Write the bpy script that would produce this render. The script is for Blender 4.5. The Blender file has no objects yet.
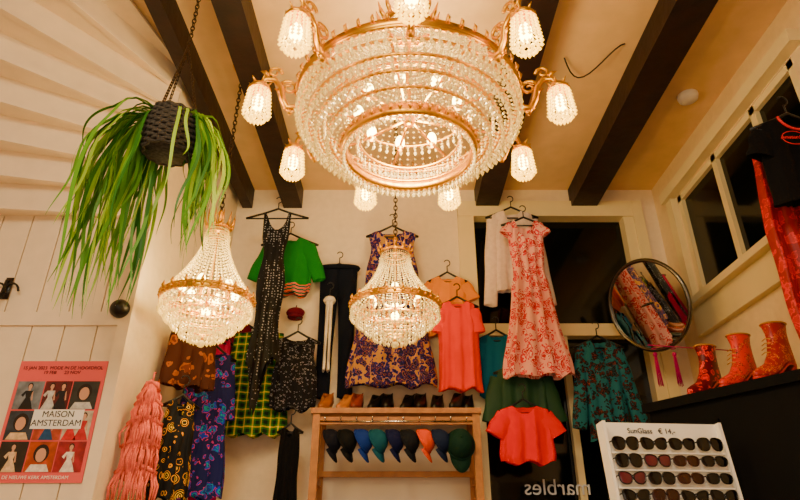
import bpy, math, random
from mathutils import Vector, Matrix
random.seed(7)
COL = bpy.context.scene.collection
pi = math.pi

# ------------------------------------------------------------------ materials
def lin(h):
    h = h.lstrip('#'); o = []
    for i in (0, 2, 4):
        c = int(h[i:i+2], 16)/255
        o.append(c/12.92 if c <= .04045 else ((c+.055)/1.055)**2.4)
    return (*o, 1)

def M(name, col, rough=.6, metal=0, emit=None, es=0, trans=0, ior=1.45, bump=0, bscale=60, var=0):
    m = bpy.data.materials.new(name); m.use_nodes = True
    nt = m.node_tree; b = nt.nodes['Principled BSDF']
    b.inputs['Base Color'].default_value = lin(col)
    b.inputs['Roughness'].default_value = rough
    b.inputs['Metallic'].default_value = metal
    b.inputs['Transmission Weight'].default_value = trans
    b.inputs['IOR'].default_value = ior
    if rough > .75: b.inputs['Specular IOR Level'].default_value = .2
    if emit:
        b.inputs['Emission Color'].default_value = lin(emit)
        b.inputs['Emission Strength'].default_value = es
    if bump or var:
        tc = nt.nodes.new('ShaderNodeTexCoord'); n = nt.nodes.new('ShaderNodeTexNoise')
        n.inputs['Scale'].default_value = bscale; n.inputs['Detail'].default_value = 4
        nt.links.new(tc.outputs['Object'], n.inputs['Vector'])
        if bump:
            bp = nt.nodes.new('ShaderNodeBump'); bp.inputs['Strength'].default_value = bump
            bp.inputs['Distance'].default_value = .01
            nt.links.new(n.outputs['Fac'], bp.inputs['Height']); nt.links.new(bp.outputs['Normal'], b.inputs['Normal'])
        if var:
            r = nt.nodes.new('ShaderNodeValToRGB'); c = lin(col)
            r.color_ramp.elements[0].position = .3; r.color_ramp.elements[1].position = .7
            r.color_ramp.elements[0].color = (c[0]*(1-var), c[1]*(1-var), c[2]*(1-var), 1)
            r.color_ramp.elements[1].color = (min(1, c[0]*(1+var*.5)), min(1, c[1]*(1+var*.5)), min(1, c[2]*(1+var*.5)), 1)
            nt.links.new(n.outputs['Fac'], r.inputs['Fac']); nt.links.new(r.outputs['Color'], b.inputs['Base Color'])
    return m

def base_nodes(name, rough):
    m = bpy.data.materials.new(name); m.use_nodes = True
    nt = m.node_tree; b = nt.nodes['Principled BSDF']; b.inputs['Roughness'].default_value = rough
    b.inputs['Specular IOR Level'].default_value = .25
    tc = nt.nodes.new('ShaderNodeTexCoord')
    return m, nt, b, tc

def ramp(nt, cols, interp='CONSTANT'):
    r = nt.nodes.new('ShaderNodeValToRGB'); cr = r.color_ramp; cr.interpolation = interp
    while len(cr.elements) < len(cols): cr.elements.new(.5)
    for i, (p, c) in enumerate(cols):
        cr.elements[i].position = p
    for i, (p, c) in enumerate(cols):
        cr.elements[i].color = lin(c)
    return r

def PAT(name, cols, scale=20, distort=.05, rough=.75, stretch=(1, 1, 1)):
    m, nt, b, tc = base_nodes(name, rough)
    mp = nt.nodes.new('ShaderNodeMapping'); mp.inputs['Scale'].default_value = stretch
    nt.links.new(tc.outputs['Object'], mp.inputs['Vector'])
    n = nt.nodes.new('ShaderNodeTexNoise'); n.inputs['Scale'].default_value = scale*1.2
    nt.links.new(mp.outputs['Vector'], n.inputs['Vector'])
    mx = nt.nodes.new('ShaderNodeVectorMath'); mx.operation = 'MULTIPLY_ADD'
    mx.inputs[1].default_value = (distort,)*3
    nt.links.new(n.outputs['Color'], mx.inputs[0]); nt.links.new(mp.outputs['Vector'], mx.inputs[2])
    v = nt.nodes.new('ShaderNodeTexVoronoi'); v.inputs['Scale'].default_value = scale
    nt.links.new(mx.outputs[0], v.inputs['Vector'])
    sp = nt.nodes.new('ShaderNodeSeparateColor'); nt.links.new(v.outputs['Color'], sp.inputs['Color'])
    a = nt.nodes.new('ShaderNodeMath'); a.operation = 'MULTIPLY_ADD'
    a.inputs[1].default_value = .9
    nt.links.new(v.outputs['Distance'], a.inputs[0])
    s = nt.nodes.new('ShaderNodeMath'); s.operation = 'MULTIPLY'; s.inputs[1].default_value = .45
    nt.links.new(sp.outputs['Red'], s.inputs[0]); nt.links.new(s.outputs[0], a.inputs[2])
    r = ramp(nt, cols)
    nt.links.new(a.outputs[0], r.inputs['Fac']); nt.links.new(r.outputs['Color'], b.inputs['Base Color'])
    return m

def WAVE(nt, tc, scale, direction, distort=0):
    w = nt.nodes.new('ShaderNodeTexWave'); w.bands_direction = direction
    w.inputs['Scale'].default_value = scale; w.inputs['Distortion'].default_value = distort
    nt.links.new(tc.outputs['Object'], w.inputs['Vector']); return w

def PLAID(name, base, dark, line, scale=4):
    m, nt, b, tc = base_nodes(name, .8)
    cur = None
    for d in ('X', 'Z'):
        w = WAVE(nt, tc, scale, d)
        r = ramp(nt, [(0, dark), (.35, base), (.93, line)])
        nt.links.new(w.outputs['Fac'], r.inputs['Fac'])
        if cur is None: cur = r
        else:
            mx = nt.nodes.new('ShaderNodeMix'); mx.data_type = 'RGBA'; mx.inputs[0].default_value = .5
            nt.links.new(cur.outputs['Color'], mx.inputs[6]); nt.links.new(r.outputs['Color'], mx.inputs[7])
            nt.links.new(mx.outputs[2], b.inputs['Base Color'])
    return m

def STRIPE(name, cols, scale, direction='Z', distort=0, rough=.8):
    m, nt, b, tc = base_nodes(name, rough)
    w = WAVE(nt, tc, scale, direction, distort)
    r = ramp(nt, cols)
    nt.links.new(w.outputs['Fac'], r.inputs['Fac']); nt.links.new(r.outputs['Color'], b.inputs['Base Color'])
    return m

def DOTS(name, base, dot, scale, size):
    m, nt, b, tc = base_nodes(name, .6)
    v = nt.nodes.new('ShaderNodeTexVoronoi'); v.inputs['Scale'].default_value = scale; v.inputs['Randomness'].default_value = .35
    nt.links.new(tc.outputs['Object'], v.inputs['Vector'])
    r = ramp(nt, [(0, dot), (size, base)])
    nt.links.new(v.outputs['Distance'], r.inputs['Fac']); nt.links.new(r.outputs['Color'], b.inputs['Base Color'])
    return m

wall_m = M('plaster_cream', '#efdcbc', .75, bump=.15, bscale=25, var=.05)
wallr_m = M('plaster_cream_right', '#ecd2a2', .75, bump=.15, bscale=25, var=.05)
ceil_m = M('ceiling_plaster', '#e4bf88', .8, bump=.1, bscale=8, var=.08)
plank_m = M('painted_boards', '#efd9b8', .55, bump=.1, bscale=12, var=.06)
beam_m = M('dark_wood_beam', '#200a05', .55, bump=.5, bscale=14, var=.6)
frame_m = M('cream_paint', '#ecd8a0', .4, var=.03, bscale=6)
floor_m = M('wood_floor', '#7a4e2c', .5, bump=.2, bscale=10, var=.3)
glass_m = M('night_glass', '#050908', .08)
gold_m = M('gilt_brass', '#e2a404', .28, 1, emit='#c08400', es=.1)  # weak emission adds a lit look to the metal, which is no lamp
crystal_m = M('crystal', '#fff2c4', .05, 0, emit='#ffc840', es=.14, trans=.5, ior=1.5)  # slight warm emission imitates lamplight in the crystals
crystal_b = M('crystal_glow', '#fff0bc', .05, 0, emit='#ffcc38', es=.45, trans=.4, ior=1.5)  # small left chandelier: lamplit glow put in as stronger emission
crystal_hot = M('crystal_glow_strong', '#fff0b0', .1, 0, emit='#ffc428', es=2.0, trans=.3)  # shade beads: bulb light shining through is imitated by emission
bulb_m = M('bulb_glow', '#ffe2a0', .4, emit='#ffdc70', es=30)
chain_m = M('dark_chain', '#3a2a1a', .4, .8)
black_m = M('black_plastic', '#0c0b0c', .35)
blackcloth = M('black_cloth', '#050406', .9, bump=.3, bscale=120)
wood_m = M('oak_wood', '#b0702c', .5, bump=.2, bscale=20, var=.25)
cab_m = M('black_painted_wood', '#020202', .8, bump=.05, bscale=10)
white_m = M('white_board', '#f4eee4', .5)
chrome_m = M('chrome', '#c8c4bc', .15, 1)
mirror_m = M('mirror_glass', '#dcdfe0', .02, 1)

# ------------------------------------------------------------------ builder
class MB:
    def __init__(s): s.v = []; s.f = []; s.m = []
    def add(s, vs, fs, mi=0):
        o = len(s.v); s.v += [tuple(v) for v in vs]
        s.f += [tuple(i+o for i in f) for f in fs]; s.m += [mi]*len(fs); return s
    def box(s, c, d, mi=0, mat=None):
        x, y, z = d[0]/2, d[1]/2, d[2]/2
        vs = [Vector((i, j, k)) for i in (-x, x) for j in (-y, y) for k in (-z, z)]
        if mat is not None: vs = [mat @ v for v in vs]
        vs = [v+Vector(c) for v in vs]
        return s.add(vs, [(0, 1, 3, 2), (4, 6, 7, 5), (0, 4, 5, 1), (2, 3, 7, 6), (0, 2, 6, 4), (1, 5, 7, 3)], mi)
    def bb(s, a, b, mi=0):
        return s.box([(a[i]+b[i])/2 for i in range(3)], [abs(b[i]-a[i]) for i in range(3)], mi)
    def bead(s, p, r, h, mi=0):
        x, y, z = p
        return s.add([(x, y, z+h), (x+r, y, z), (x, y+r, z), (x-r, y, z), (x, y-r, z), (x, y, z-h)],
                     [(0, 1, 2), (0, 2, 3), (0, 3, 4), (0, 4, 1), (5, 2, 1), (5, 3, 2), (5, 4, 3), (5, 1, 4)], mi)
    def tube(s, pts, r, n=8, mi=0, closed=False, flat=1.0):
        pts = [Vector(p) for p in pts]; N = len(pts)
        rs = r if isinstance(r, (list, tuple)) else [r]*N
        def tan(i):
            if closed: t = pts[(i+1) % N]-pts[i-1]
            else: t = pts[min(i+1, N-1)]-pts[max(i-1, 0)]
            return t.normalized() if t.length > 1e-9 else Vector((0, 0, 1))
        t0 = tan(0); ref = Vector((0, 0, 1)) if abs(t0.z) < .9 else Vector((1, 0, 0))
        u = t0.cross(ref).normalized(); vs = []
        for i in range(N):
            t = tan(i); u = (u-t*u.dot(t)).normalized(); w = t.cross(u)
            for k in range(n):
                a = 2*pi*k/n
                vs.append(pts[i]+u*math.cos(a)*rs[i]+w*math.sin(a)*rs[i]*flat)
        fs = []
        for i in range(N if closed else N-1):
            j = (i+1) % N
            for k in range(n):
                l = (k+1) % n
                fs.append((i*n+k, i*n+l, j*n+l, j*n+k))
        if not closed:
            fs.append(tuple(range(n-1, -1, -1))); fs.append(tuple((N-1)*n+k for k in range(n)))
        return s.add(vs, fs, mi)
    def ring(s, c, R, r, mi=0, n=64, k=6, flat=1.0):
        return s.tube([(c[0]+R*math.cos(2*pi*i/n), c[1]+R*math.sin(2*pi*i/n), c[2]) for i in range(n)], r, k, mi, True, flat)
    def lathe(s, prof, c=(0, 0, 0), n=24, mi=0, sx=1, sy=1):
        vs = []; fs = []
        for (r, z) in prof:
            for k in range(n):
                a = 2*pi*k/n; vs.append((c[0]+r*math.cos(a)*sx, c[1]+r*math.sin(a)*sy, c[2]+z))
        for i in range(len(prof)-1):
            for k in range(n):
                l = (k+1) % n
                fs.append((i*n+k, i*n+l, (i+1)*n+l, (i+1)*n+k))
        return s.add(vs, fs, mi)
    def ball(s, c, r, mi=0, n=12, sc=(1, 1, 1)):
        prof = [(max(r*math.sin(pi*i/8), 1e-4), -r*math.cos(pi*i/8)*sc[2]) for i in range(9)]
        return s.lathe(prof, c, n, mi, sc[0], sc[1])
    def obj(s, name, mats, parent=None, loc=(0, 0, 0), rot=(0, 0, 0), smooth=True):
        me = bpy.data.meshes.new(name); me.from_pydata(s.v, [], s.f)
        if not isinstance(mats, (list, tuple)): mats = [mats]
        for m in mats: me.materials.append(m)
        me.polygons.foreach_set('material_index', s.m)
        if smooth: me.polygons.foreach_set('use_smooth', [True]*len(s.f))
        me.update()
        o = bpy.data.objects.new(name, me); COL.objects.link(o)
        o.location = loc; o.rotation_euler = rot
        if parent: o.parent = parent
        return o

def empty(name, loc, rot=(0, 0, 0)):
    e = bpy.data.objects.new(name, None); e.empty_display_size = .1
    e.location = loc; e.rotation_euler = rot; COL.objects.link(e); return e

def text(name, body, size, loc, rot, mat, parent=None, mirror=False, align='CENTER', ext=.001):
    c = bpy.data.curves.new(name, 'FONT'); c.body = body; c.size = size; c.extrude = ext; c.align_x = align
    c.materials.append(mat); o = bpy.data.objects.new(name, c); COL.objects.link(o)
    o.location = loc; o.rotation_euler = rot
    if mirror: o.scale = (-1, 1, 1)
    if parent: o.parent = parent
    return o

# ------------------------------------------------------------------ room shell
XL, XR, YB, YF, H, XS, YS = -2.4, 1.8, 3.6, -1.6, 3.75, -1.15, 2.4
MB().bb((XL-.1, YF-.1, -.1), (XR+.3, YB+.3, 0)).obj('floor', floor_m, smooth=False)
MB().bb((XL-.1, YF-.1, H), (XR+.3, YB+.3, H+.12)).obj('ceiling', ceil_m, smooth=False)
MB().bb((XL-.15, YF-.1, 0), (XL, YS+.1, H)).obj('wall_left', wall_m, smooth=False)
MB().bb((XL-.1, YF-.15, 0), (XR+.1, YF, H)).obj('wall_rear', wall_m, smooth=False)
wx0, wx1, wz1 = .46, 1.62, 3.58
b = MB(); b.bb((XS-.1, YB, 0), (wx0, YB+.25, H)); b.bb((wx1, YB, 0), (XR+.25, YB+.25, H)); b.bb((wx0, YB, wz1), (wx1, YB+.25, H)); b.bb((wx0, YB, 0), (wx1, YB+.25, .5))
b.obj('wall_back', wall_m, smooth=False)
w = empty('window_1', (wx0, YB, 0))
b = MB(); W = wx1-wx0
b.bb((-.06, -.03, .5), (.05, .06, wz1+.06)); b.bb((W-.07, -.02, .5), (W+.06, .06, wz1+.06)); b.bb((-.06, -.032, wz1-.06), (W+.06, .06, wz1+.06))
b.bb((W+.0, -.035, .5), (W+.07, .0, wz1+.06))
b.bb((0, -.02, 2.66), (W, .07, 2.74)); b.bb((0, -.02, .5), (W, .07, .6)); b.bb((W*.5-.02, .0, .6), (W*.5+.02, .05, 2.66))
b.obj('frame', frame_m, w, smooth=False)
MB().bb((0, .06, .5), (W, .08, wz1)).obj('glass', glass_m, w, smooth=False)
txt_m = M('window_lettering', '#d8dce0', .5)
text('lettering', 'marbles', .12, (.43, -.012, 1.73), (pi/2, 0, 0), txt_m, w, mirror=True)
ry0, ry1, rz0, rz1 = 2.05, 3.3, 2.78, 3.5
b = MB(); b.bb((XR, YF-.1, 0), (XR+.25, ry0, H)); b.bb((XR, ry1, 0), (XR+.25, YB, H)); b.bb((XR, ry0, 0), (XR+.25, ry1, rz0)); b.bb((XR, ry0, rz1), (XR+.25, ry1, H))
b.obj('wall_right', wallr_m, smooth=False)
w = empty('window_2', (XR, (ry0+ry1)/2, rz0)); hh = rz1-rz0; L = (ry1-ry0)/2
b = MB()
for y in (-L+.02, -L/3-.06, L/3-.06, L-.02):
    b.box((.02, y, hh/2), (.03, .05 if abs(y) > L*.9 else .045, hh))
b.box((.02, 0, hh-.02), (.03, 2*L, .04)); b.box((.02, 0, .02), (.03, 2*L, .04))
b.obj('frame', frame_m, w, smooth=False)
MB().box((.035, 0, hh/2), (.01, 2*L, hh)).obj('glass', glass_m, w, smooth=False)
b = MB(); b.box((XR-.045, (ry0+ry1)/2, rz0-.02), (.09, 2*L+.1, .04)); b.box((XR-.02, (ry0+ry1)/2, rz0-.12), (.04, 2*L+.1, .16))
b.obj('trim_1', frame_m, smooth=False)
b = MB(); b.box((XR-.03, (ry0+ry1)/2, rz1+.04), (.06, 2*L+.2, .07)); b.box((XR-.02, ry1+.04, (rz0+rz1)/2), (.04, .07, hh)); b.obj('trim_2', frame_m, smooth=False)

b = MB(); b.bb((XL, YS+.012, 0), (XS-.01, YS+.08, H))
n = 9; bw = (XS-XL)/n
for i in range(n):
    b.bb((XL+i*bw+.003, YS, 0), (XL+(i+1)*bw-.003, YS+.014, 2.86))
b.bb((XS-.05, YS-.012, 0), (XS, YS+.01, 2.9))
b.bb((XL, YS-.012, 2.32), (XS-.05, YS+.002, 2.38))
b.obj('wall_stair_front', plank_m, smooth=False)
b = MB(); b.bb((XS-.08, YS+.08, 0), (XS, YB, H)); b.bb((XS-.03, YS+.01, 0), (XS, YS+.08, H)); b.obj('wall_stair_side', wall_m, smooth=False)
b = MB(); th = [0, 7, 14, 22, 31, 41, 52, 64, 78]; z0 = 2.86; dz = .125
pv = Vector((XS, YS, 0))
def rad(t, d): return pv+Vector((-math.cos(math.radians(t))*d, -math.sin(math.radians(t))*d, 0))
for k in range(len(th)-1):
    z = z0+dz*k; zt = min(z+dz, H); ds = []
    for t in (th[k], th[k+1]):
        c = math.cos(math.radians(t)); ds.append(min((-XL-1.15)/c if c > .01 else 9, 3.0))
    a0, a1, b0, b1 = rad(th[k], .0), rad(th[k], ds[0]), rad(th[k+1], .0), rad(th[k+1], ds[1])
    o = Vector((0, 0, z)); t_ = Vector((0, 0, zt-z))
    b.add([a0+o, a1+o, b1+o, a0+o+t_, a1+o+t_, b1+o+t_], [(0, 1, 2), (3, 5, 4), (0, 2, 5, 3), (1, 4, 5, 2), (0, 3, 4, 1)])
    d = (b1-b0).normalized(); nn = Vector((-d.y, d.x, 0))*.012
    p0 = b0+Vector((0, 0, z)); p1 = b1+Vector((0, 0, z)); dn = Vector((0, 0, -.014))
    b.add([p0-nn, p0+nn, p1+nn, p1-nn, p0-nn+dn, p0+nn+dn, p1+nn+dn, p1-nn+dn],
          [(0, 1, 2, 3), (4, 7, 6, 5), (0, 4, 5, 1), (1, 5, 6, 2), (2, 6, 7, 3), (3, 7, 4, 0)])
b.obj('winding_staircase', plank_m, smooth=False)

for i, (x0, x1) in enumerate([(-1.11, -1.04), (-.82, -.69), (.53, .69), (1.2, 1.38)]):
    MB().bb((x0, YF, H-.15), (x1, YB, H)).obj('ceiling_beam' if i == 0 else 'ceiling_beam.%03d' % i, beam_m, smooth=False)
b = MB(); b.lathe([(.001, -.03), (.05, -.03), (.055, -.01), (.055, 0)], (0, 0, 0)); b.obj('smoke_detector', white_m, loc=(1.62, 2.6, H))
b = MB(); b.tube([(.85+.28*t, 2.3+.1*math.sin(5*t), H-.01-.05*math.sin(pi*t)) for t in [i/12 for i in range(13)]], .004, 6); b.obj('ceiling_cable', black_m)

# ------------------------------------------------------------------ chandeliers
def chain(b, x, y, z0, z1, mi=0, s=.016):
    z = z0; k = 0
    while z < z1:
        pts = []
        for i in range(10):
            a = 2*pi*i/10; u = math.cos(a)*s*.55; v = math.sin(a)*s
            pts.append((x+(u if k % 2 else 0), y+(0 if k % 2 else u), z+v))
        b.tube(pts, s*.18, 5, mi, True); z += s*1.5; k += 1

def strand(b, p0, p1, nb, r, sag=0, mi=0, el=1.0):
    p0 = Vector(p0); p1 = Vector(p1)
    for i in range(nb):
        t = (i+.5)/nb; p = p0.lerp(p1, t); p.z -= sag*4*t*(1-t)
        b.bead(p, r, r*el, mi)

def fringe(b, R, z, n, nb, step, r, mi=0, drop=True):
    for i in range(n):
        a = 2*pi*(i+.5)/n; x, y = R*math.cos(a), R*math.sin(a)
        for j in range(nb):
            b.bead((x, y, z-step*(j+.5)), r, r, mi)
        if drop: b.bead((x, y, z-step*nb-r*1.9), r*1.25, r*2.3, mi)

def small_chandelier(name, loc, R, hgt, low, leaves, arms, cm, cr=.05):
    e = empty(name, loc)
    g = MB(); c = MB(); bl = MB()
    g.ring((0, 0, 0), R, .008); g.ring((0, 0, -.022), R, .006); g.lathe([(R+.002, -.022), (R+.006, -.01), (R+.002, 0)], n=48)
    for i in range(36):
        a = 2*pi*i/36; g.bead(((R+.008)*math.cos(a), (R+.008)*math.sin(a), -.01), .008, .012)
    for i in range(18):
        a = 2*pi*i/18; ca, sa = math.cos(a), math.sin(a)
        g.tube([(R*ca, R*sa, 0), ((R+.006)*ca, (R+.006)*sa, .012), ((R+.004)*ca, (R+.004)*sa, .028)], [.009, .008, .002], 5)
    g.ring((0, 0, hgt), cr, .007, n=32); g.ring((0, 0, hgt-.03), cr-.005, .004, n=32)
    for i in range(12):
        a = 2*pi*i/12; ca, sa = math.cos(a), math.sin(a)
        g.tube([(cr*ca, cr*sa, hgt), ((cr+.012)*ca, (cr+.012)*sa, hgt+.02), ((cr+.02)*ca, (cr+.02)*sa, hgt+.045*leaves)], [.009, .007, .001], 5)
    g.lathe([(.001, 0), (.02, 0), (.012, .03), (.008, .08), (.016, .1), (.001, .12)], (0, 0, hgt-.02))
    g.tube([(0, 0, -low+.02), (0, 0, hgt+.05)], .006)
    for i in range(6):
        a = 2*pi*i/6; ca, sa = math.cos(a), math.sin(a)
        g.tube([(0, 0, -.02), (R*.5*ca, R*.5*sa, -.035), (R*ca, R*sa, -.01)], .005, 6)
    ns = 40
    for i in range(ns):
        a = 2*pi*i/ns; ca, sa = math.cos(a), math.sin(a)
        for j in range(24):
            t = (j+.5)/24; r = cr-.002+(R-cr+.002)*t**1.9; z = (hgt-.01)*(1-t)+.005*t
            rr = .0042+.003*t
            c.bead((r*ca, r*sa, z), rr, rr)
    tiers = [(R, 0, 54, 3), (R*.86, -.03, 46, 3), (R*.68, -.062, 38, 3), (R*.48, -.095, 28, 3), (R*.26, -.125, 16, 2)]
    for (r, z, n, nb) in tiers:
        z = z*low/.15-.018
        fringe(c, r, z, n, nb, .0135, .0065, 0)
        g.ring((0, 0, z), r, .004, n=40, k=5)
    fringe(c, cr+.005, hgt-.03, 16, 1, .012, .005)
    c.ball((0, 0, -low-.045), .016, n=8); g.ball((0, 0, -low-.02), .012)
    for i in range(arms):
        a = 2*pi*(i+.5)/arms; x, y = R*.6*math.cos(a), R*.6*math.sin(a)
        bl.ball((x, y, .035), .018, sc=(1, 1, 1.7)); g.lathe([(.012, -.04), (.014, 0), (.01, .005)], (x, y, 0), 10)
    bl.ball((0, 0, -.06), .02)
    chain(g, 0, 0, hgt+.1, H-loc[2]-.04, 1)
    g.lathe([(.001, -.05), (.03, -.045), (.05, -.01), (.055, 0)], (0, 0, H-loc[2]), 20)
    g.obj('gilt_frame', [gold_m, chain_m], e); c.obj('crystals', cm, e, smooth=False); bl.obj('bulbs', bulb_m, e)
    return e
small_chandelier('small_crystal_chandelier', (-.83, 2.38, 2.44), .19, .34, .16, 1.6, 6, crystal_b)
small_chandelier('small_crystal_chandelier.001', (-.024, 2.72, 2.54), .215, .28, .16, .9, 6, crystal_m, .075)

CZ = 3.03; CL = (.035, 1.87, CZ)
e = empty('large_crystal_chandelier', CL); g = MB(); c = MB(); ch = MB(); bl = MB()
tiers = [(.435, .01), (.42, -.032), (.392, -.072), (.355, -.108), (.308, -.138), (.25, -.162)]
for i, (r, z) in enumerate(tiers):
    th_ = .01 if i in (0, 5) else .0075
    g.ring((0, 0, z), r, th_, n=80)
    if i < 5:
        r2, z2 = tiers[i+1]; n = int(r*250)
        for k in range(n):
            a = 2*pi*k/n; ca, sa = math.cos(a), math.sin(a)
            strand(c, (r*ca, r*sa, z), (r2*ca, r2*sa, z2), 3, .0072, .006)
        fringe(c, r+.005, z-.008, int(r*210), 2 if i else 3, .015, .0072)
g.lathe([(.25, -.162), (.266, -.174), (.256, -.186), (.266, -.2), (.252, -.212), (.235, -.2), (.24, -.174), (.25, -.162)], n=72)
for k in range(48):
    a = 2*pi*k/48; g.bead((.268*math.cos(a), .268*math.sin(a), -.186), .009, .014)
g.ring((0, 0, -.13), .2, .007, n=48); g.ring((0, 0, -.05), .33, .006, n=48); g.ring((0, 0, .02), .25, .006, n=48)
fringe(c, .25, -.206, 70, 1, .013, .006); fringe(c, .2, -.135, 44, 2, .014, .006); fringe(c, .33, -.05, 70, 2, .014, .006)
fringe(c, .25, .02, 50, 2, .014, .006)
g.lathe([(.435, .01), (.447, .02), (.441, .032), (.445, .04), (.433, .045), (.425, .01)], n=80)
for k in range(54):
    a = 2*pi*k/54; ca, sa = math.cos(a), math.sin(a)
    g.tube([(.441*ca, .441*sa, .038), (.45*ca, .45*sa, .055), (.444*ca, .444*sa, .075)], [.009, .007, .002], 5)
for k in range(72):
    a = 2*pi*k/72; ca, sa = math.cos(a), math.sin(a)
    for j in range(26):
        t = (j+.5)/26; r = .1+.33*(1-t)**1.7; z = .03+.42*t
        c.bead((r*ca, r*sa, z), .0065, .0065)
g.lathe([(.1, .44), (.115, .455), (.1, .48), (.08, .47)], n=40)
for k in range(16):
    a = 2*pi*k/16; ca, sa = math.cos(a), math.sin(a)
    g.tube([(.1*ca, .1*sa, .47), (.125*ca, .125*sa, .51), (.14*ca, .14*sa, .56)], [.014, .01, .002], 5)
g.lathe([(.001, -.06), (.02, -.06), (.03, 0), (.012, .06), (.01, .5), (.03, .55), (.01, .6), (.008, H-CZ-.04), (.06, H-CZ-.03), (.07, H-CZ)], n=20)
for k in range(9):
    a = 2*pi*(k+.5)/9; ca, sa = math.cos(a), math.sin(a)
    g.tube([(0, 0, -.03), (.22*ca, .22*sa, -.02), (.43*ca, .43*sa, .01)], .006, 6)
    x, y = .2*ca, .2*sa
    bl.ball((x, y, .0), .02, sc=(1, 1, 1.7)); g.lathe([(.008, -.04), (.016, -.03), (.014, -.02)], (x, y, 0), 10)
AR = .585
for k in range(9):
    a = -pi/2+2*pi*k/9; ca, sa = math.cos(a), math.sin(a)
    def P(r, z): return (r*ca, r*sa, z)
    g.tube([P(.42, .0), P(.445, -.04), P(.475, -.045), P(.495, -.005), P(.505, .05), P(.53, .085), P(.565, .085), P(AR, .05)], [.012, .014, .014, .013, .012, .011, .01, .009], 8)
    sp = []
    for j in range(14):
        q = j/13*2.6*pi; rr = .034*(1-j/17); sp.append(P(.475+rr*math.cos(q+.5), .055+rr*math.sin(q+.5)))
    g.tube(sp, [.0085*(1-j/26) for j in range(14)], 6)
    sp = []
    for j in range(12):
        q = -j/11*2.2*pi; rr = .028*(1-j/15); sp.append(P(.535+rr*math.cos(q+pi), .122+rr*math.sin(q+pi)))
    g.tube(sp, [.0075*(1-j/22) for j in range(12)], 6)
    for (r_, z_) in ((.46, -.07), (.5, .02), (.56, .1)):
        g.tube([P(r_, z_), P(r_+.012, z_+.018), P(r_+.03, z_+.022)], [.012, .009, .001], 5)
    cx, cy = AR*ca, AR*sa
    for q in range(6):
        aa = 2*pi*q/6; g.tube([(cx, cy, .06), (cx+.03*math.cos(aa), cy+.03*math.sin(aa), .05), (cx+.045*math.cos(aa), cy+.045*math.sin(aa), .065)], [.007, .006, .001], 5)
    g.lathe([(.008, .06), (.035, .045), (.044, .03), (.044, .02), (.04, .02)], (cx, cy, 0), 20)
    for ii in range(16):
        aa = 2*pi*ii/16
        for jj in range(7):
            rr = .04+.0016*jj
            ch.bead((cx+rr*math.cos(aa), cy+rr*math.sin(aa), .012-.0165*jj), .0078, .0095)
        ch.bead((cx+.035*math.cos(aa), cy+.035*math.sin(aa), -.105), .007, .012)
    for ii in range(8):
        aa = 2*pi*ii/8; ch.bead((cx+.018*math.cos(aa), cy+.018*math.sin(aa), -.108), .009, .012)
    bl.ball((cx, cy, -.035), .022, sc=(1, 1, 1.8))
g.obj('gilt_frame', gold_m, e); c.obj('crystals', crystal_m, e, smooth=False); ch.obj('lamp_shades', crystal_hot, e, smooth=False); bl.obj('bulbs', bulb_m, e)

# ------------------------------------------------------------------ garments
def interp(rows, t):
    for (a, b_) in zip(rows, rows[1:]):
        if t <= b_[0]:
            q = (t-a[0])/max(b_[0]-a[0], 1e-6); q = q*q*(3-2*q); return a[1]+(b_[1]-a[1])*q
    return rows[-1][1]

def hanger_mesh(hw, slope):
    h = MB(); z = .0
    h.tube([(-hw, 0, z-slope*hw-.01), (-hw*.4, 0, z-slope*hw*.4+.004), (0, 0, z+.02), (hw*.4, 0, z-slope*hw*.4+.004), (hw, 0, z-slope*hw-.01)], .007, 6)
    h.tube([(-hw, 0, z-slope*hw-.012), (hw, 0, z-slope*hw-.012)], .005, 6)
    pts = [(0, 0, .02), (0, 0, .06)]
    for i in range(9):
        a = -pi/2+i/8*pi*1.35; pts.append((.02*math.cos(a), 0, .085+.022*math.sin(a)))
    h.tube(pts, .0035, 6); return h

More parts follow.
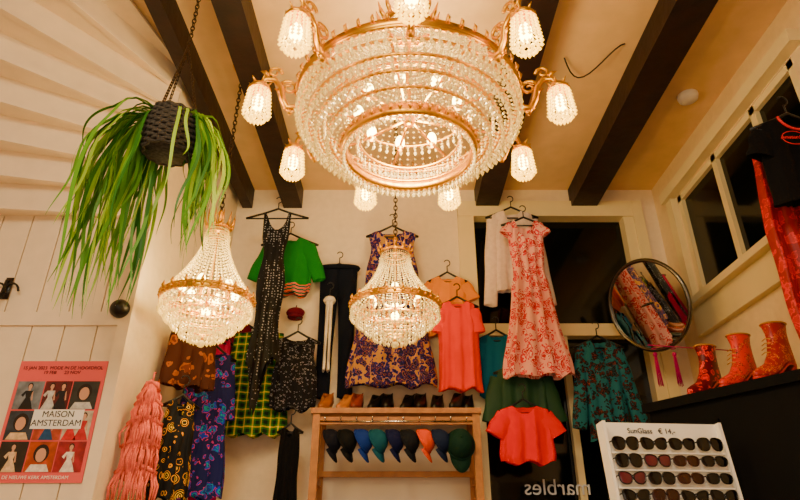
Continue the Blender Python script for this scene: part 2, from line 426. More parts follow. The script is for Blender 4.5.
def garment(name, loc, Lh, rows, mat, rz=0, neck=(.45, .06, .02), slope=.3, sleeves=None, fold=.012, nf=3, thick=.035, tail=None, hanger=.19, band=None, flat_top=False, seed=0):
    ph = random.Random(seed*31+5).random()*6; mats = [mat]
    b = MB(); NA, NR = 60, 34; vs = []; w0 = interp(rows, 0)
    for i in range(NR+1):
        t = i/NR; w = interp(rows, t)
        for k in range(NA):
            f = 2*pi*k/NA; a = math.cos(f); sd = math.sin(f)
            dip = 0
            if abs(a) < neck[0]:
                q = 1-(a/neck[0])**2; dip = (neck[2] if sd > 0 else neck[1])*q
            ztop = 0 if flat_top else -slope*abs(a)*w0
            ztop -= dip
            zb = -Lh+.012*math.sin(a*nf*2.3+ph)
            if tail: zb -= tail[1]*max(0, 1-abs(a-tail[0])/.6)
            z = ztop+(zb-ztop)*t
            amp = fold*(.25+t)
            y = thick*sd*(.55+.45*min(1, t*3))+amp*math.sin(a*nf*3.1+ph+t*1.3)+amp*.5*math.sin(a*nf*7.3+2*ph+t*2)
            x = a*w*(1+.03*math.sin(t*9+ph))+.25*amp*math.sin(t*14+ph)*(1 if a > 0 else -1)
            vs.append((x, y, z))
    fs = []
    for i in range(NR):
        for k in range(NA):
            l = (k+1) % NA; fs.append((i*NA+k, (i+1)*NA+k, (i+1)*NA+l, i*NA+l))
    b.add(vs, fs, 0)
    if band:
        mats.append(band[1])
        for i in range(NR):
            if i/NR >= band[0]:
                for k in range(NA): b.m[i*NA+k] = 1
    if sleeves:
        sl, sw0, sw1, ang = sleeves
        for sg in (-1, 1):
            p = Vector((sg*(w0-.025), 0, -slope*w0-sw0*.75)); an = math.radians(ang)
            pts = []; rs = []
            for i in range(9):
                t = i/8; aa = an*(1-.35*t)
                pts.append(p.copy()); rs.append((sw0+(sw1-sw0)*t)*(1+.05*math.sin(t*11+ph)))
                p = p+Vector((sg*math.sin(aa), -.1*math.sin(aa), -math.cos(aa)))*(sl/8)
            vs = []; n = 16
            for i, (q, r) in enumerate(zip(pts, rs)):
                d = (pts[min(i+1, 8)]-pts[max(i-1, 0)]).normalized(); u = Vector((d.z, 0, -d.x)).normalized()
                for k in range(n):
                    f = 2*pi*k/n; vs.append(q+u*math.cos(f)*r+Vector((0, 1, 0))*(math.sin(f)*.024+.004*math.sin(3*f+i)))
            fs = [(i*n+k, i*n+(k+1) % n, (i+1)*n+(k+1) % n, (i+1)*n+k) for i in range(8) for k in range(n)]
            b.add(vs, fs, 0)
    o = b.obj(name, mats, None, loc, (0, 0, math.radians(rz)))
    if hanger: hanger_mesh(hanger, slope).obj('hanger', black_m, o)
    return o

green = M('green_knit', '#0c7a1c', .85, bump=.4, bscale=150)
greens = STRIPE('striped_knit', [(0, '#e03010'), (.3, '#f0c810'), (.5, '#1040a0'), (.75, '#0a5010')], 14)
seq = DOTS('sequin_cloth', '#050508', '#a4a4ac', 58, .24)
knit = PAT('fairisle_knit', [(0, '#c8c0c0'), (.13, '#07070f'), (.36, '#aca8b4'), (.42, '#08080f')], 64, .0, .85, (1, 1, 1.3))
plaid = PLAID('tartan', '#2c7a1c', '#062008', '#f0d010', 6.5)
denim = M('dark_denim', '#0a1020', .85, bump=.3, bscale=150, var=.3)
paisley = PAT('paisley', [(0, '#d09038'), (.07, '#8c2010'), (.12, '#0e0a38'), (.26, '#b87830'), (.285, '#1c1270'), (.38, '#10083c'), (.47, '#c08040'), (.495, '#581850'), (.58, '#101048'), (.7, '#2c2488'), (.8, '#c08838')], 22, .07)
yellow = M('yellow_cotton', '#ee8c00', .85)
coral = M('coral_cotton', '#ee3000', .85)
sheer = M('sheer_white', '#e6cfc0', .7, var=.1, bscale=40)
floral = PAT('red_floral', [(0, '#a8040e'), (.16, '#d8141a'), (.3, '#f0a090'), (.34, '#c80616'), (.48, '#f4c4b0'), (.56, '#dc2830'), (.7, '#f0a898')], 19, .08)
teal = M('teal_jersey', '#006080', .8)
dgreen = M('bottle_green', '#053818', .7)
red = M('red_cotton', '#dc0408', .85)
darkpat = PAT('teal_black_print', [(0, '#28a0a8'), (.12, '#080e10'), (.24, '#0e5058'), (.29, '#060a0a'), (.46, '#842820'), (.5, '#080a0c'), (.66, '#106068')], 24, .09)
bluepat = PAT('blue_peacock_print', [(0, '#e8c000'), (.08, '#0848b0'), (.22, '#0c2888'), (.32, '#0098a8'), (.4, '#1038c8'), (.56, '#d02c70'), (.6, '#0c1458')], 24, .05)
brown = PAT('brown_print', [(0, '#b86810'), (.15, '#602404'), (.4, '#904c0c'), (.55, '#3c1404')], 18, .05)
maroon = M('maroon_knit', '#600820', .9, bump=.4, bscale=120)
magenta = M('magenta_cloth', '#a80c58', .8)
crochet = PAT('crochet', [(0, '#e8b800'), (.12, '#0a0a0c'), (.24, '#e8b400'), (.32, '#0c0e14'), (.42, '#f0c000'), (.48, '#0c1014'), (.58, '#d89000'), (.63, '#08080a')], 24, .0)
pinkl = M('coral_pink_yarn', '#e86a58', .8, var=.25, bscale=60)
cream = M('cream_cotton', '#e8dccb', .8)
redsat = PAT('red_brocade', [(0, '#e01018'), (.2, '#b00408'), (.5, '#d00c10'), (.62, '#8c0004')], 22, .08, .45)

garment('sequin_evening_dress', (-.785, 3.3, 3.4), .98, [(0, .085), (.16, .085), (.3, .065), (.5, .085), (.75, .07), (1, .1)], seq, neck=(.8, .26, .12), slope=.2, thick=.035, tail=(-.3, .3), hanger=.2, seed=1, nf=4, fold=.008)
garment('green_striped_sweater', (-.73, 3.49, 3.32), .42, [(0, .14), (.3, .16), (.8, .16), (1, .15)], green, sleeves=(.26, .055, .045, 26), band=(.82, greens), seed=2)
garment('fairisle_vest', (-.61, 3.38, 2.6), .44, [(0, .11), (.2, .11), (.6, .13), (1, .135)], knit, neck=(.55, .12, .03), hanger=.14, seed=3)
garment('tartan_skirt', (-.855, 3.45, 2.63), .6, [(0, .15), (.1, .16), (.5, .19), (1, .22)], plaid, neck=(.01, 0, 0), slope=0, nf=5, flat_top=True, hanger=.14, seed=4)
garment('paisley_dress', (-.05, 3.4, 3.33), 1.03, [(0, .15), (.1, .13), (.3, .17), (.5, .2), (1, .265)], paisley, neck=(.5, .1, .03), fold=.018, nf=4, hanger=.17, seed=5)
garment('yellow_cotton_top', (.31, 3.54, 3.06), .42, [(0, .12), (.3, .14), (1, .15)], yellow, sleeves=(.12, .055, .05, 36), hanger=.13, fold=.008, seed=6)
garment('coral_cotton_top', (.355, 3.42, 2.84), .56, [(0, .11), (.3, .12), (1, .13)], coral, sleeves=(.15, .05, .045, 14), hanger=.13, seed=7)
garment('sheer_white_blouse', (.76, 3.5, 3.53), .6, [(0, .14), (.3, .16), (1, .18)], sheer, neck=(.4, .12, .03), sleeves=(.62, .06, .04, 8), hanger=.18, fold=.014, seed=8)
garment('red_floral_dress', (.80, 3.34, 3.36), 1.02, [(0, .1), (.14, .105), (.35, .1), (.45, .12), (1, .2)], floral, neck=(.6, .14, .05), slope=.2, fold=.024, nf=4, sleeves=(.08, .045, .045, 50), hanger=.15, seed=9)
garment('teal_jersey_top', (.6, 3.53, 2.66), .4, [(0, .11), (.3, .125), (1, .13)], teal, sleeves=(.1, .05, .045, 25), hanger=.13, fold=.006, thick=.025, seed=10)
garment('green_satin_shirt', (.71, 3.44, 2.44), .36, [(0, .14), (.3, .16), (1, .17)], dgreen, sleeves=(.26, .07, .06, 18), hanger=.16, seed=11)
garment('red_cotton_top', (.69, 3.34, 2.19), .32, [(0, .13), (.3, .14), (1, .15)], red, sleeves=(.12, .055, .055, 42), hanger=.15, seed=12)
garment('printed_jacket', (1.18, 3.4, 2.58), .58, [(0, .12), (.3, .12), (1, .12)], darkpat, sleeves=(.46, .045, .04, 12), neck=(.35, .14, .02), hanger=.15, seed=13)
garment('peacock_print_dress', (-.99, 3.08, 2.42), .74, [(0, .09), (.15, .09), (.4, .1), (1, .14)], bluepat, rz=35, sleeves=(.3, .05, .05, 8), hanger=.12, seed=14)
garment('brown_print_jacket', (-1.0, 2.76, 2.46), .32, [(0, .09), (.3, .1), (1, .1)], brown, rz=40, sleeves=(.26, .045, .04, 8), hanger=.11, seed=15)
garment('crochet_vest', (-.98, 2.68, 2.07), .42, [(0, .06), (.3, .07), (1, .09)], crochet, rz=30, neck=(.4, .08, .02), hanger=.08, seed=16)
garment('maroon_knit_top', (-1.0, 3.5, 2.72), .4, [(0, .07), (.3, .08), (1, .09)], maroon, hanger=.09, sleeves=(.22, .035, .035, 8), seed=18)
garment('magenta_blouse', (-1.03, 3.31, 2.56), .9, [(0, .05), (.3, .055), (1, .07)], magenta, rz=50, hanger=.07, seed=19)
garment('black_lace_dress', (-.59, 3.28, 2.05), .6, [(0, .05), (.3, .055), (1, .07)], blackcloth, hanger=.07, seed=20)
b = MB()
for layer, (z, hw, ln) in enumerate([(0, .03, .12), (-.06, .05, .13), (-.14, .065, .14), (-.23, .07, .15), (-.33, .075, .16)]):
    b.tube([(-hw, -.0, z-.03), (-hw*.5, -.035, z-.01), (0, -.045, z), (hw*.5, -.035, z-.01), (hw, 0, z-.03)], .011, 6)
    for i in range(30):
        a = -1+2*i/29; x = a*hw; y = -.045*(1-a*a); w_ = random.uniform(-.02, .02)
        b.tube([(x, y, z-.03*abs(a)), (x*1.05+w_, y-.014, z-ln*.5), (x*1.1+w_*.3, y-.004+random.uniform(-.012, .01), z-ln*random.uniform(.8, 1.15))], [.004, .005, .002], 5)
b.lathe([(.028, .01), (.05, -.12), (.06, -.25), (.065, -.38), (.01, -.4)], n=16, sy=.45)
b.tube([(0, 0, 0), (0, .0, .05), (0, .05, .06)], .004, 5)
b.obj('fringed_pink_shawl', pinkl, None, (-1.06, 2.52, 2.1), (0, 0, math.radians(15)))

tee = garment('black_tee', (1.565, 1.9, 3.03), .4, [(0, .14), (.3, .15), (1, .16)], blackcloth, sleeves=(.12, .06, .065, 20), hanger=.17, neck=(.45, .07, .02), seed=21)
rp = M('red_print', '#d81020', .7)
logo = MB(); logo.tube([(.045*math.cos(2*pi*i/30), 0, .03*math.sin(2*pi*i/30)) for i in range(30)], .002, 4, 0, True)
logo.obj('print', rp, tee, (-.06, -.068, -.15))
text('lettering', 'Amsterdam', .022, (-.06, -.07, -.156), (pi/2, 0, 0), rp, tee)
tr = MB(); tr.tube([(.066*math.cos(q), -.03-.01*math.sin(q), -.02-.07*math.sin(q)) for q in [i/12*pi for i in range(13)]], .005, 6)
tr.obj('collar_trim', rp, tee)
garment('red_brocade_dress', (1.575, 2.04, 3.0), .88, [(0, .1), (.3, .13), (.5, .14), (1, .155)], redsat, hanger=.12, fold=.018, nf=4, seed=22)

def trousers(name, loc, L, w, mat, rz=0):
    b = MB(); n = 28
    for sg in (-1, 1):
        vs = []; NR = 20
        for i in range(NR+1):
            t = i/NR; cx = sg*w*(.46+.12*t); rw = w*(.56-.17*min(1, t*1.6))
            for k in range(n):
                f = 2*pi*k/n
                vs.append((cx+rw*math.cos(f), .032*math.sin(f)+.006*math.sin(t*13+3*f), -L*t+.004*math.sin(f*3)))
        b.add(vs, [(i*n+k, i*n+(k+1) % n, (i+1)*n+(k+1) % n, (i+1)*n+k) for i in range(NR) for k in range(n)])
    b.tube([(w*1.03*math.cos(q), .036*math.sin(q), -.015) for q in [2*pi*i/24 for i in range(24)]], .017, 6, 0, True)
    o = b.obj(name, mat, None, loc, (0, 0, math.radians(rz))); hanger_mesh(w*.95, .1).obj('hanger', black_m, o); return o
trousers('dark_jeans', (-.4, 3.54, 3.12), .86, .12, denim)
trousers('white_trousers', (-.44, 3.45, 2.86), .46, .022, cream, 10)
b = MB(); b.ball((0, 0, 0), .06, sc=(1, .6, .6)); b.ring((0, 0, -.03), .04, .009, n=20); b.tube([(0, 0, .03), (.004, 0, .05)], .004, 6)
b.obj('maroon_beret', maroon, None, (-.66, 3.52, 2.79))

# ------------------------------------------------------------------ hat rack
e = empty('hat_rack', (-.02, 3.4, 2.13))
b = MB(); b.box((0, 0, 0), (.92, .32, .028)); b.box((0, -.13, -.05), (.86, .02, .04)); b.box((0, .1, -.3), (.86, .02, .03))
for sx in (-.43, .43):
    for sy in (-.13, .13): b.box((sx, sy, -1.07), (.04, .035, 2.12))
    for z in (-.35, -.9, -1.5): b.box((sx, 0, z), (.025, .25, .03))
b.box((0, 0, -1.6), (.86, .28, .025)); b.box((0, 0, -1.0), (.86, .28, .025))
b.obj('frame', wood_m, e, smooth=False)
MB().box((0, .135, -.55), (.82, .012, .95)).obj('back_panel', M('pale_panel', '#d8c8ae', .7), e, smooth=False)
pg = MB()
for i in range(10): pg.tube([(-.38+i*.084, -.14, -.055), (-.38+i*.084, -.17, -.05), (-.38+i*.084, -.175, -.035)], .004, 6)
pg.tube([(-.42, -.14, -.055), (.42, -.14, -.055)], .006, 8); pg.obj('pegs', chrome_m, e)

def cap(name, loc, col, rot, s=1.0):
    m = M(name+'_cloth', col, .8, bump=.2, bscale=150); b = MB()
    R = .072*s
    prof = [(max(R*math.cos(q), .001), R*1.15*math.sin(q)) for q in [i/8*pi/2 for i in range(9)]]
    b.lathe(prof, (0, 0, 0), 24, 0, 1, 1.15); b.ball((0, 0, R*1.15), .007, n=8)
    b.tube([(R*1.02*math.cos(q), R*1.17*math.sin(q), .004) for q in [2*pi*i/24 for i in range(24)]], .005, 5, 0, True)
    vs = []; n = 13
    for lay in (0, -.004):
        for j in range(n):
            q = -pi*.78+j/(n-1)*pi*.56
            x, y = R*math.cos(q), R*1.15*math.sin(q)
            vs.append((x, y, lay)); L_ = .065*s*math.sin(j/(n-1)*pi)**.6
            vs.append((x*1.03, y-L_, lay-.012*(x/R)**2-.008))
    fs = []
    for l in (0, 1):
        for j in range(n-1):
            o = l*2*n; fs.append((o+2*j, o+2*j+1, o+2*j+3, o+2*j+2))
    for j in range(n-1): fs.append((2*j+1, 2*n+2*j+1, 2*n+2*j+3, 2*j+3))
    b.add(vs, fs)
    return b.obj(name, m, None, loc, rot)
capcols = ['#080a18', '#060708', '#0c2c7c', '#06485a', '#080e38', '#101218', '#d04000', '#101c38', '#06281c']
for i, cc in enumerate(capcols):
    x = -.37+i*.082+(.03 if i == 8 else 0)
    nm = 'baseball_cap' if i == 0 else 'baseball_cap.%03d' % i
    big = i == 8
    cap(nm, (x, 3.225, 1.965 if not big else 1.95), cc, (math.radians(70 if big else 62), 0, math.radians(0 if big else (58 if i % 2 else 70))), 1.0 if big else .78)

# ------------------------------------------------------------------ shoes
def shoe(name, loc, rz, mats, L=.23, heel=.06, boot=False, shaft=.1, s=1.0, laced=False):
    b = MB(); n = 28
    def lift(x):
        q = max(0, min(1, (x-.25)/.5)); return heel*q*q*(3-2*q)
    def outline(f, x0, x1, w):
        c = math.cos(f); sN = math.sin(f); x = (x0+x1)/2+(x1-x0)/2*c
        ww = w*(1-.22*max(0, c))*(1-.35*max(0, -c)**3)*abs(sN)**.8*(1 if sN > 0 else -1)
        return x, ww
    if boot: sl = [(0, 0, 1, .034), (.01, -.02, 1.01, .038), (.024, .0, 1, .037), (.04, .12, 1, .034), (.056, .3, .99, .032), (.075, .44, .98, .031), (.1, .53, .97, .031), (.11+shaft*.4, .54, .97, .033), (.11+shaft*.8, .51, .99, .037), (.11+shaft, .5, 1.0, .039), (.11+shaft, .52, .98, .036), (.1+shaft*.3, .57, .94, .028)]
    else: sl = [(0, 0, 1, .034), (.01, -.01, 1.01, .038), (.025, .0, 1, .036), (.04, .12, 1, .033), (.05, .42, .99, .031), (.05, .45, .97, .027), (.02, .3, .95, .026)]
    vs = []
    for (z, x0, x1, w) in sl:
        for k in range(n):
            x, ww = outline(2*pi*k/n, x0, x1, w)
            zl = lift(x) if z < .1 else lift(1)*.98
            vs.append((x*L, ww, z+zl+.008))
    fs = [(i*n+k, i*n+(k+1) % n, (i+1)*n+(k+1) % n, (i+1)*n+k) for i in range(len(sl)-1) for k in range(n)]
    fs.append(tuple(range(n-1, -1, -1)))
    b.add(vs, fs, 0)
    vs = []
    for dz_ in (.01, 0):
        for k in range(n):
            x, ww = outline(2*pi*k/n, -.03, 1.01, .04); vs.append((x*L, ww, lift(x)+dz_))
    b.add(vs, [(k, (k+1) % n, n+(k+1) % n, n+k) for k in range(n)]+[tuple(range(2*n-1, n-1, -1))], 1)
    top = .026 if boot else .022; bot = .018 if boot else .009
    b.lathe([(.001, 0), (bot, 0), (bot, .01), (top, heel+.008)], (L*.86, 0, 0), 14, 1)
    if laced:
        for j in range(4):
            z = .06+heel*.8+j*.02; x = L*(.4+.03*j)
            b.tube([(x, -.022, z), (x-.006, 0, z+.004), (x, .022, z)], .0022, 5, 2)
    if boot: b.tube([(L*(.75+.25*math.cos(q)), .039*math.sin(q), .11+shaft+heel+.008) for q in [2*pi*i/20 for i in range(20)]], .0035, 5, 2, True)
    o = b.obj(name, mats, None, loc, (0, 0, math.radians(rz))); o.scale = (s, s, s); return o
sole_r = M('red_sole', '#b00c04', .4); sole_b = M('black_sole', '#0c0a0a', .4); lace = M('gold_piping', '#c88820', .5)
boot1 = PAT('red_leather_print', [(0, '#e01008'), (.3, '#a80408'), (.5, '#f03010'), (.62, '#600408')], 36, .03, .35)
boot2 = PAT('floral_leather', [(0, '#f0d090'), (.1, '#c01008'), (.24, '#e09020'), (.28, '#a80c06'), (.38, '#e0b060'), (.42, '#c81408'), (.54, '#1c2c28'), (.6, '#d82810')], 46, .05, .35)
boot3 = PAT('red_gold_leather', [(0, '#f09810'), (.12, '#b01804'), (.26, '#e08818'), (.31, '#8c1404'), (.42, '#d02808'), (.54, '#e8a838'), (.58, '#a01804')], 48, .05, .35)
cabtop = 2.07; ax, ay = .88, .476; rzc = math.degrees(math.atan2(ay, ax))
for i, (p, ms) in enumerate([((1.30, 2.62), boot1), ((1.365, 2.465), boot2), ((1.43, 2.325), boot3)]):
    shoe('ankle_boot' if i == 0 else 'ankle_boot.%03d' % i, (p[0]-.03, p[1]-.016, cabtop), rzc-(i-1)*4-8, [ms, sole_r, lace], .225, .062, True, .06, laced=i > 0)
A = Vector((1.15, 2.8)); B = Vector((1.5, 2.15)); mid = (A+B)/2+Vector((ax, ay))*.13
e = empty('black_cabinet', (mid.x, mid.y, 0), (0, 0, math.atan2(ay, ax))); Lc = (B-A).length
b = MB(); b.box((0, 0, cabtop/2-.02), (.25, Lc-.02, cabtop-.04)); b.box((-.01, 0, cabtop-.02), (.275, Lc+.02, .04)); b.box((-.01, 0, .05), (.26, Lc, .1))
for y in (-Lc/4, Lc/4):
    for (z0_, z1_) in ((.15, .95), (1.0, 1.95)):
        b.box((-.13, y, (z0_+z1_)/2), (.018, Lc/2-.04, z1_-z0_))
b.obj('body', cab_m, e, smooth=False)
k = MB()
for y in (-.03, .03): k.ball((-.15, y, 1.3), .012, n=10)
k.obj('knobs', gold_m, e)
shcols = ['#905010', '#b06820', '#7a2c10', '#080809', '#0c080a', '#0c0806', '#140808', '#0a0808', '#100c0c', '#080608']
for i, cc in enumerate(shcols):
    m = M('shoe_leather_%d' % i, cc, .3)
    shoe('high_heel_shoe' if i == 0 else 'high_heel_shoe.%03d' % i, (-.44+i*.09, 3.29+.04*(i % 2), 2.146), [75, 60, 80, 70, 85, 65, 80, 75, 60, 80][i], [m, sole_b if i > 1 else wood_m], .17, .06, False, s=.98)

# ------------------------------------------------------------------ round mirror
e = empty('round_mirror', (1.43, 3.2, 2.72), (math.radians(17), 0, math.radians(-62)))
b = MB(); vs = [(0, 0, 0)]+[(.255*math.cos(2*pi*i/64), .0, .255*math.sin(2*pi*i/64)) for i in range(64)]
b.add(vs, [(0, i+1, (i+1) % 64+1) for i in range(64)]); b.obj('glass', mirror_m, e, smooth=False)
b = MB(); b.tube([(.26*math.cos(2*pi*i/64), 0, .26*math.sin(2*pi*i/64)) for i in range(64)], .012, 8, 0, True)
b.tube([(0, .015, 0), (0, .09, -.02), (.05, .28, -.03)], .012, 8); b.lathe([(.05, .0), (.03, .01), (.001, .012)], (0, .012, 0), 20); b.obj('frame', M('dark_chrome', '#6a6862', .25, 1), e)
MB().box((0, .012, 0), (.3, .012, .3)).obj('backing', black_m, e, smooth=False)
e = empty('tassel_earrings', (1.33, 3.0, 2.42)); b = MB()
for i, x in enumerate((0, .1)):
    b.ring((x, 0, -.02), .012, .002, n=16, k=4); b.ball((x, 0, -.05), .012, n=8)
    for j in range(10):
        a = 2*pi*j/10; b.tube([(x+.006*math.cos(a), .006*math.sin(a), -.06), (x+.012*math.cos(a), .012*math.sin(a), -.2-.02*random.random())], .002, 4)
b.tube([(-.03, 0, 0), (.46, .1, .0)], .003, 6); b.obj('tassels', magenta, e)

# ------------------------------------------------------------------ sunglasses display
e = empty('sunglasses_display', (1.02, 2.28, 1.225), (math.radians(-6), 0, math.radians(6)))
b = MB(); b.box((0, .03, .33), (.46, .03, .72)); b.box((-.235, .02, .33), (.012, .06, .72)); b.box((.235, .02, .33), (.012, .06, .72))
for r in range(9): b.box((0, 0, .6-r*.062-.028), (.45, .012, .006))
b.box((0, .05, -.6), (.08, .08, 1.15)); b.box((0, .05, -1.195), (.45, .35, .03))
b.obj('board', white_m, e, smooth=False)
lens = M('dark_lens', '#060406', .1); fr2 = M('tortoise_frame', '#301004', .25); fr3 = M('rose_lens', '#5a1c28', .1)
b = MB()
for r in range(9):
    for c_ in range(4):
        cx = -.168+c_*.112; cz = .604-r*.062; mi = random.choice((0, 0, 1, 2)); shp = random.choice((.018, .021, .024)); cat = random.choice((.1, .3, -.1))
        for sg in (-1, 1):
            x0 = cx+sg*.0265; vs = [(x0, -.022, cz)]
            ring_ = []
            for i in range(24):
                q = 2*pi*i/24; cq, sq = math.cos(q), math.sin(q)
                xx = abs(cq)**.8*(1 if cq > 0 else -1); zz = abs(sq)**.8*(1 if sq > 0 else -1)
                ring_.append((x0+.0235*xx*(1+.14*zz), -.018+.004*abs(xx)*(1 if sg*xx > 0 else 0), cz+shp*zz+cat*.02*sg*xx*(zz > -.2)))
            b.add(vs+ring_, [(0, i+1, (i+1) % 24+1) for i in range(24)], mi)
            b.tube(ring_, .0026, 5, 1 if mi == 1 else 0, True)
            b.tube([(x0+sg*.024, -.014, cz+.009), (x0+sg*.027, .0, cz+.009), (x0+sg*.026, .014, cz+.004)], .0025, 4, 0)
        b.tube([(cx-.004, -.019, cz+.005), (cx, -.022, cz+.009), (cx+.004, -.019, cz+.005)], .0025, 5, 0)
b.obj('sunglasses', [lens, fr2, fr3], e)
text('header', 'SunGlass   € 14,-', .028, (-.04, .013, .65), (pi/2, 0, 0), black_m, e)

# ------------------------------------------------------------------ poster
e = empty('exhibition_poster', (-1.385, YS-.004, 1.93)); pw, ph_ = .36, .47
MB().box((0, -.002, 0), (pw, .002, ph_)).obj('paper', M('poster_pink', '#e85858', .5), e, smooth=False)
pcols = ['#7a8088', '#5c1418', '#30302c', '#303844', '#c04830', '#c8b8a4', '#2a2018', '#b84414', '#a01828']
pm = [M('poster_ink_%d' % i, cc, .5, var=.5, bscale=28) for i, cc in enumerate(pcols)]
fc = ['#101010', '#d8101c', '#c8c4c0', '#e8c090', '#c01824', '#141018', '#e0b020', '#f0e0d0', '#104878']
skin = M('poster_skin', '#d09878', .6)
fm = [M('poster_fig_%d' % i, cc, .5, var=.3, bscale=60) for i, cc in enumerate(fc)]+[skin, M('poster_hair', '#201008', .6)]
b = MB(); idx = 0
def fig(cx, cz, s, mi):
    y = -.0058
    def q(pts, m, dy=0): b.add([(cx+x*s, y-dy, cz+z*s) for x, z in pts], [tuple(range(len(pts)))], m)
    q([(.011*math.cos(a), .04+.013*math.sin(a)) for a in [2*pi*i/12 for i in range(12)]], 19)
    q([(.008*math.cos(a), .037+.0105*math.sin(a)) for a in [2*pi*i/12 for i in range(12)]], 18, .0003)
    q([(-.004, .03), (.004, .03), (.005, .02), (-.005, .02)], 18)
    q([(-.016, .02), (.016, .02), (.009, -.008), (-.009, -.008)], mi)
    q([(-.009, -.008), (.009, -.008), (.02, -.03), (.03, -.055), (-.028, -.055), (-.018, -.03)], mi)
    q([(-.016, .02), (-.012, .012), (-.02, -.006), (-.03, .002)], mi); q([(.016, .02), (.012, .012), (.016, -.02), (.022, -.018)], 18)
for r in range(3):
    for c_ in range(3):
        cx = -.112+c_*.112; cz = .095-r*.118; b.box((cx, -.0045, cz), (.107, .001, .112), idx)
        # alternate pairs, single figures and close-up portraits
        if idx in (2, 3, 7):
            for pts, m in (([(.03*math.cos(a), .012+.034*math.sin(a)) for a in [2*pi*i/16 for i in range(16)]], 19),):
                b.add([(cx+x, -.0056, cz+z) for x, z in pts], [tuple(range(16))], m)
            b.add([(cx+.02*math.cos(2*pi*i/16), -.0059, cz+.006+.026*math.sin(2*pi*i/16)) for i in range(16)], [tuple(range(16))], 18)
            b.add([(cx-.045, -.0057, cz-.055), (cx+.045, -.0057, cz-.055), (cx+.03, -.0057, cz-.028), (cx-.03, -.0057, cz-.028)], [(0, 1, 2, 3)], 9+idx)
        else:
            for j in range(2 if idx % 2 else 1):
                fig(cx+(j-.5)*.046*(idx % 2), cz-.002, .98, 9+(idx*2+j*3) % 9)
        idx += 1
b.obj('pictures', pm+fm, e, smooth=False)
MB().box((.03, -.0075, .0), (.2, .001, .075)).obj('title_band', white_m, e, smooth=False)
text('title', 'MAISON\nAMSTERDAM', .034, (.03, -.009, .008), (pi/2, 0, 0), black_m, e, ext=.0003)
text('heading', '15 JAN 2023  MODE IN DE HOOFDROL\n19 FEB      23 NOV', .019, (0, -.005, .2), (pi/2, 0, 0), M('poster_text', '#3a1418', .5), e, ext=.0003)
text('footer', 'DE NIEUWE KERK AMSTERDAM', .018, (0, -.007, -.222), (pi/2, 0, 0), white_m, e, ext=.0003)
b = MB(); b.lathe([(.04, 0), (.04, -.02), (.034, -.03), (.024, -.045), (.001, -.052)], n=24)
b.obj('dome_camera', black_m, None, (-1.2, YS-.012, 2.39), (math.radians(-90), 0, 0))
b = MB()
for sg in (-1, 1):
    b.tube([(sg*(.045*(1-t)*math.cos(5.5*t)+.02), -.02, .05*(1-t)*math.sin(5.5*t)) for t in [i/16 for i in range(17)]], .005, 6)
b.tube([(0, 0, .05), (0, -.02, .05), (0, -.03, -.04), (0, -.07, -.06), (0, -.08, -.03)], .006, 6); b.box((0, -.001, .02), (.03, .006, .1))
b.obj('wrought_iron_hook', black_m, None, (-1.72, YS-.006, 2.47))

# ------------------------------------------------------------------ hanging plant
PL = (-.865, 1.8, 2.87)
e = empty('hanging_spider_plant', PL)
b = MB(); wick = M('grey_wicker', '#4a443c', .8, bump=.5, bscale=80, var=.5)
prof = lambda z: .08+.012*math.sin((z+.085)/.17*pi)
for i in range(15):
    z = -.085+i*.0122; R = prof(z)
    b.tube([((R+.004*math.sin(12*q+i*pi))*math.cos(q), (R+.004*math.sin(12*q+i*pi))*math.sin(q), z) for q in [2*pi*j/72 for j in range(72)]], .0068, 5, 0, True)
for j in range(24):
    q = 2*pi*j/24; b.tube([(prof(z)*math.cos(q), prof(z)*math.sin(q), z) for z in [-.085+i*.034 for i in range(6)]], .005, 5)
b.lathe([(.001, -.088), (.078, -.088), (.074, .07), (.001, .07)], n=30)
b.obj('basket', wick, e)
b = MB()
for j in range(3):
    q = 2*pi*j/3+.4
    for i in range(22):
        t = i/22
        chain(b, .085*(1-t)*math.cos(q), .085*(1-t)*math.sin(q), .08+.36*t, .08+.36*t+.001, 0, .012)
chain(b, 0, 0, .44, H-PL[2]-.02, 0, .014)
b.obj('chains', chain_m, e)
b = MB()
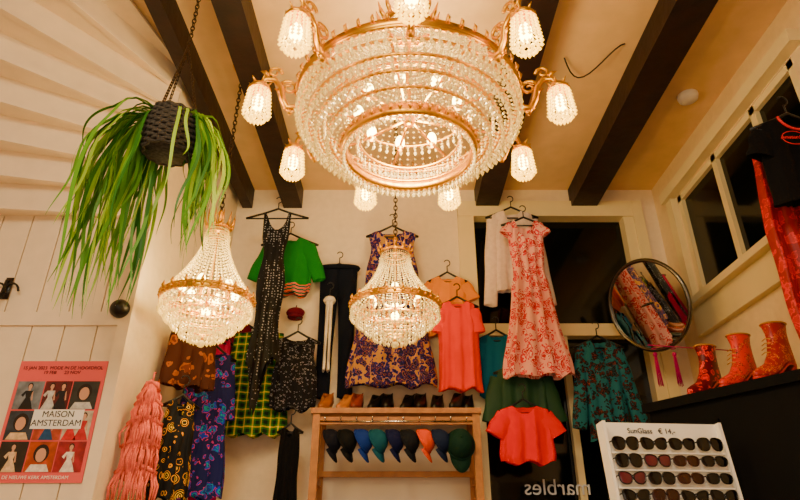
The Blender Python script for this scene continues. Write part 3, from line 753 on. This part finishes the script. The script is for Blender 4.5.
for i in range(185):
    side = random.random()
    if side < .52: q = pi-.1+random.gauss(0, .5); reach = random.uniform(.05, .25); drop = random.uniform(.3, .78)
    elif side < .88: q = .2+random.gauss(0, .5); reach = random.uniform(.05, .17); drop = random.uniform(.25, .6)
    else: q = random.uniform(.3, pi-.3); reach = random.uniform(.05, .14); drop = random.uniform(.05, .3)
    up = random.uniform(.01, .05)
    r0 = random.uniform(.04, .075); w = random.uniform(.005, .0085); mi = random.choice((0, 0, 1, 1, 2)); tw = random.uniform(-.5, .5)
    vs = []; N = 22; sw = random.uniform(.006, .026); kx = random.uniform(5, 8)
    for j in range(N+1):
        t = j/N; r = r0+reach*(1-math.exp(-kx*t)); z = .07+up*math.sin(min(1, t*5)*pi)-drop*t**1.1
        a = q+.3*tw*t; cx, cy = r*math.cos(a)+sw*t*math.sin(6*t+i), r*math.sin(a)+sw*t*math.sin(7*t+i)
        ww = w*(1-t**5)*(.6+min(.4, t*2))+.0004; tx, ty = -math.sin(a+tw*2), math.cos(a+tw*2)
        vs += [(cx-tx*ww, cy-ty*ww, z), (cx, cy, z-.0035), (cx+tx*ww, cy+ty*ww, z)]
    fs = []
    for j in range(N):
        o = j*3; fs += [(o, o+1, o+4, o+3), (o+1, o+2, o+5, o+4)]
    b.add(vs, fs, mi)
b.obj('leaves', [M('leaf_green', '#5c9c10', .45), M('leaf_yellow', '#9cc428', .45), M('leaf_dark', '#2c6c10', .5)], e)

# ------------------------------------------------------------------ lights
def plight(name, loc, en, r, col=(1, .76, .38), parent=None):
    l = bpy.data.lights.new(name, 'POINT'); l.energy = en; l.shadow_soft_size = r; l.color = col
    o = bpy.data.objects.new(name, l); COL.objects.link(o); o.location = loc
    if parent: o.parent = parent
    return o
big = bpy.data.objects['large_crystal_chandelier']
plight('chandelier_light', (0, 0, -.06), 50, .12, parent=big)
plight('chandelier_light_up', (0, 0, .5), 12, .08, parent=big)
plight('bulb_light', (0, 0, 0), 14, .06, parent=bpy.data.objects['small_crystal_chandelier'])
plight('bulb_light', (0, 0, 0), 13, .06, parent=bpy.data.objects['small_crystal_chandelier.001'])
def area(name, loc, rot, size, en, col=(1, .83, .58)):
    l = bpy.data.lights.new(name, 'AREA'); l.energy = en; l.size = size; l.color = col
    o = bpy.data.objects.new(name, l); COL.objects.link(o); o.location = loc; o.rotation_euler = rot
area('fill_overhead', (-.5, -.5, 3.5), (math.radians(38), 0, 0), 1.3, 84)  # added soft fill high behind the camera, no visible fixture
area('fill_front', (0, -.9, 1.6), (math.radians(100), 0, 0), 1.8, 18, (1, .87, .7))  # added frontal fill behind the camera, not a lamp of the shop
wd = bpy.data.worlds.new('World'); bpy.context.scene.world = wd; wd.use_nodes = True
wd.node_tree.nodes['Background'].inputs[0].default_value = (.02, .03, .04, 1); wd.node_tree.nodes['Background'].inputs[1].default_value = .5

# ------------------------------------------------------------------ camera
cd = bpy.data.cameras.new('Camera'); cam = bpy.data.objects.new('Camera', cd); COL.objects.link(cam)
cam.location = (0, 0, 1.5); cam.rotation_euler = (math.radians(90+26.2), 0, 0); cd.lens = 26.55; cd.sensor_width = 36
bpy.context.scene.camera = cam
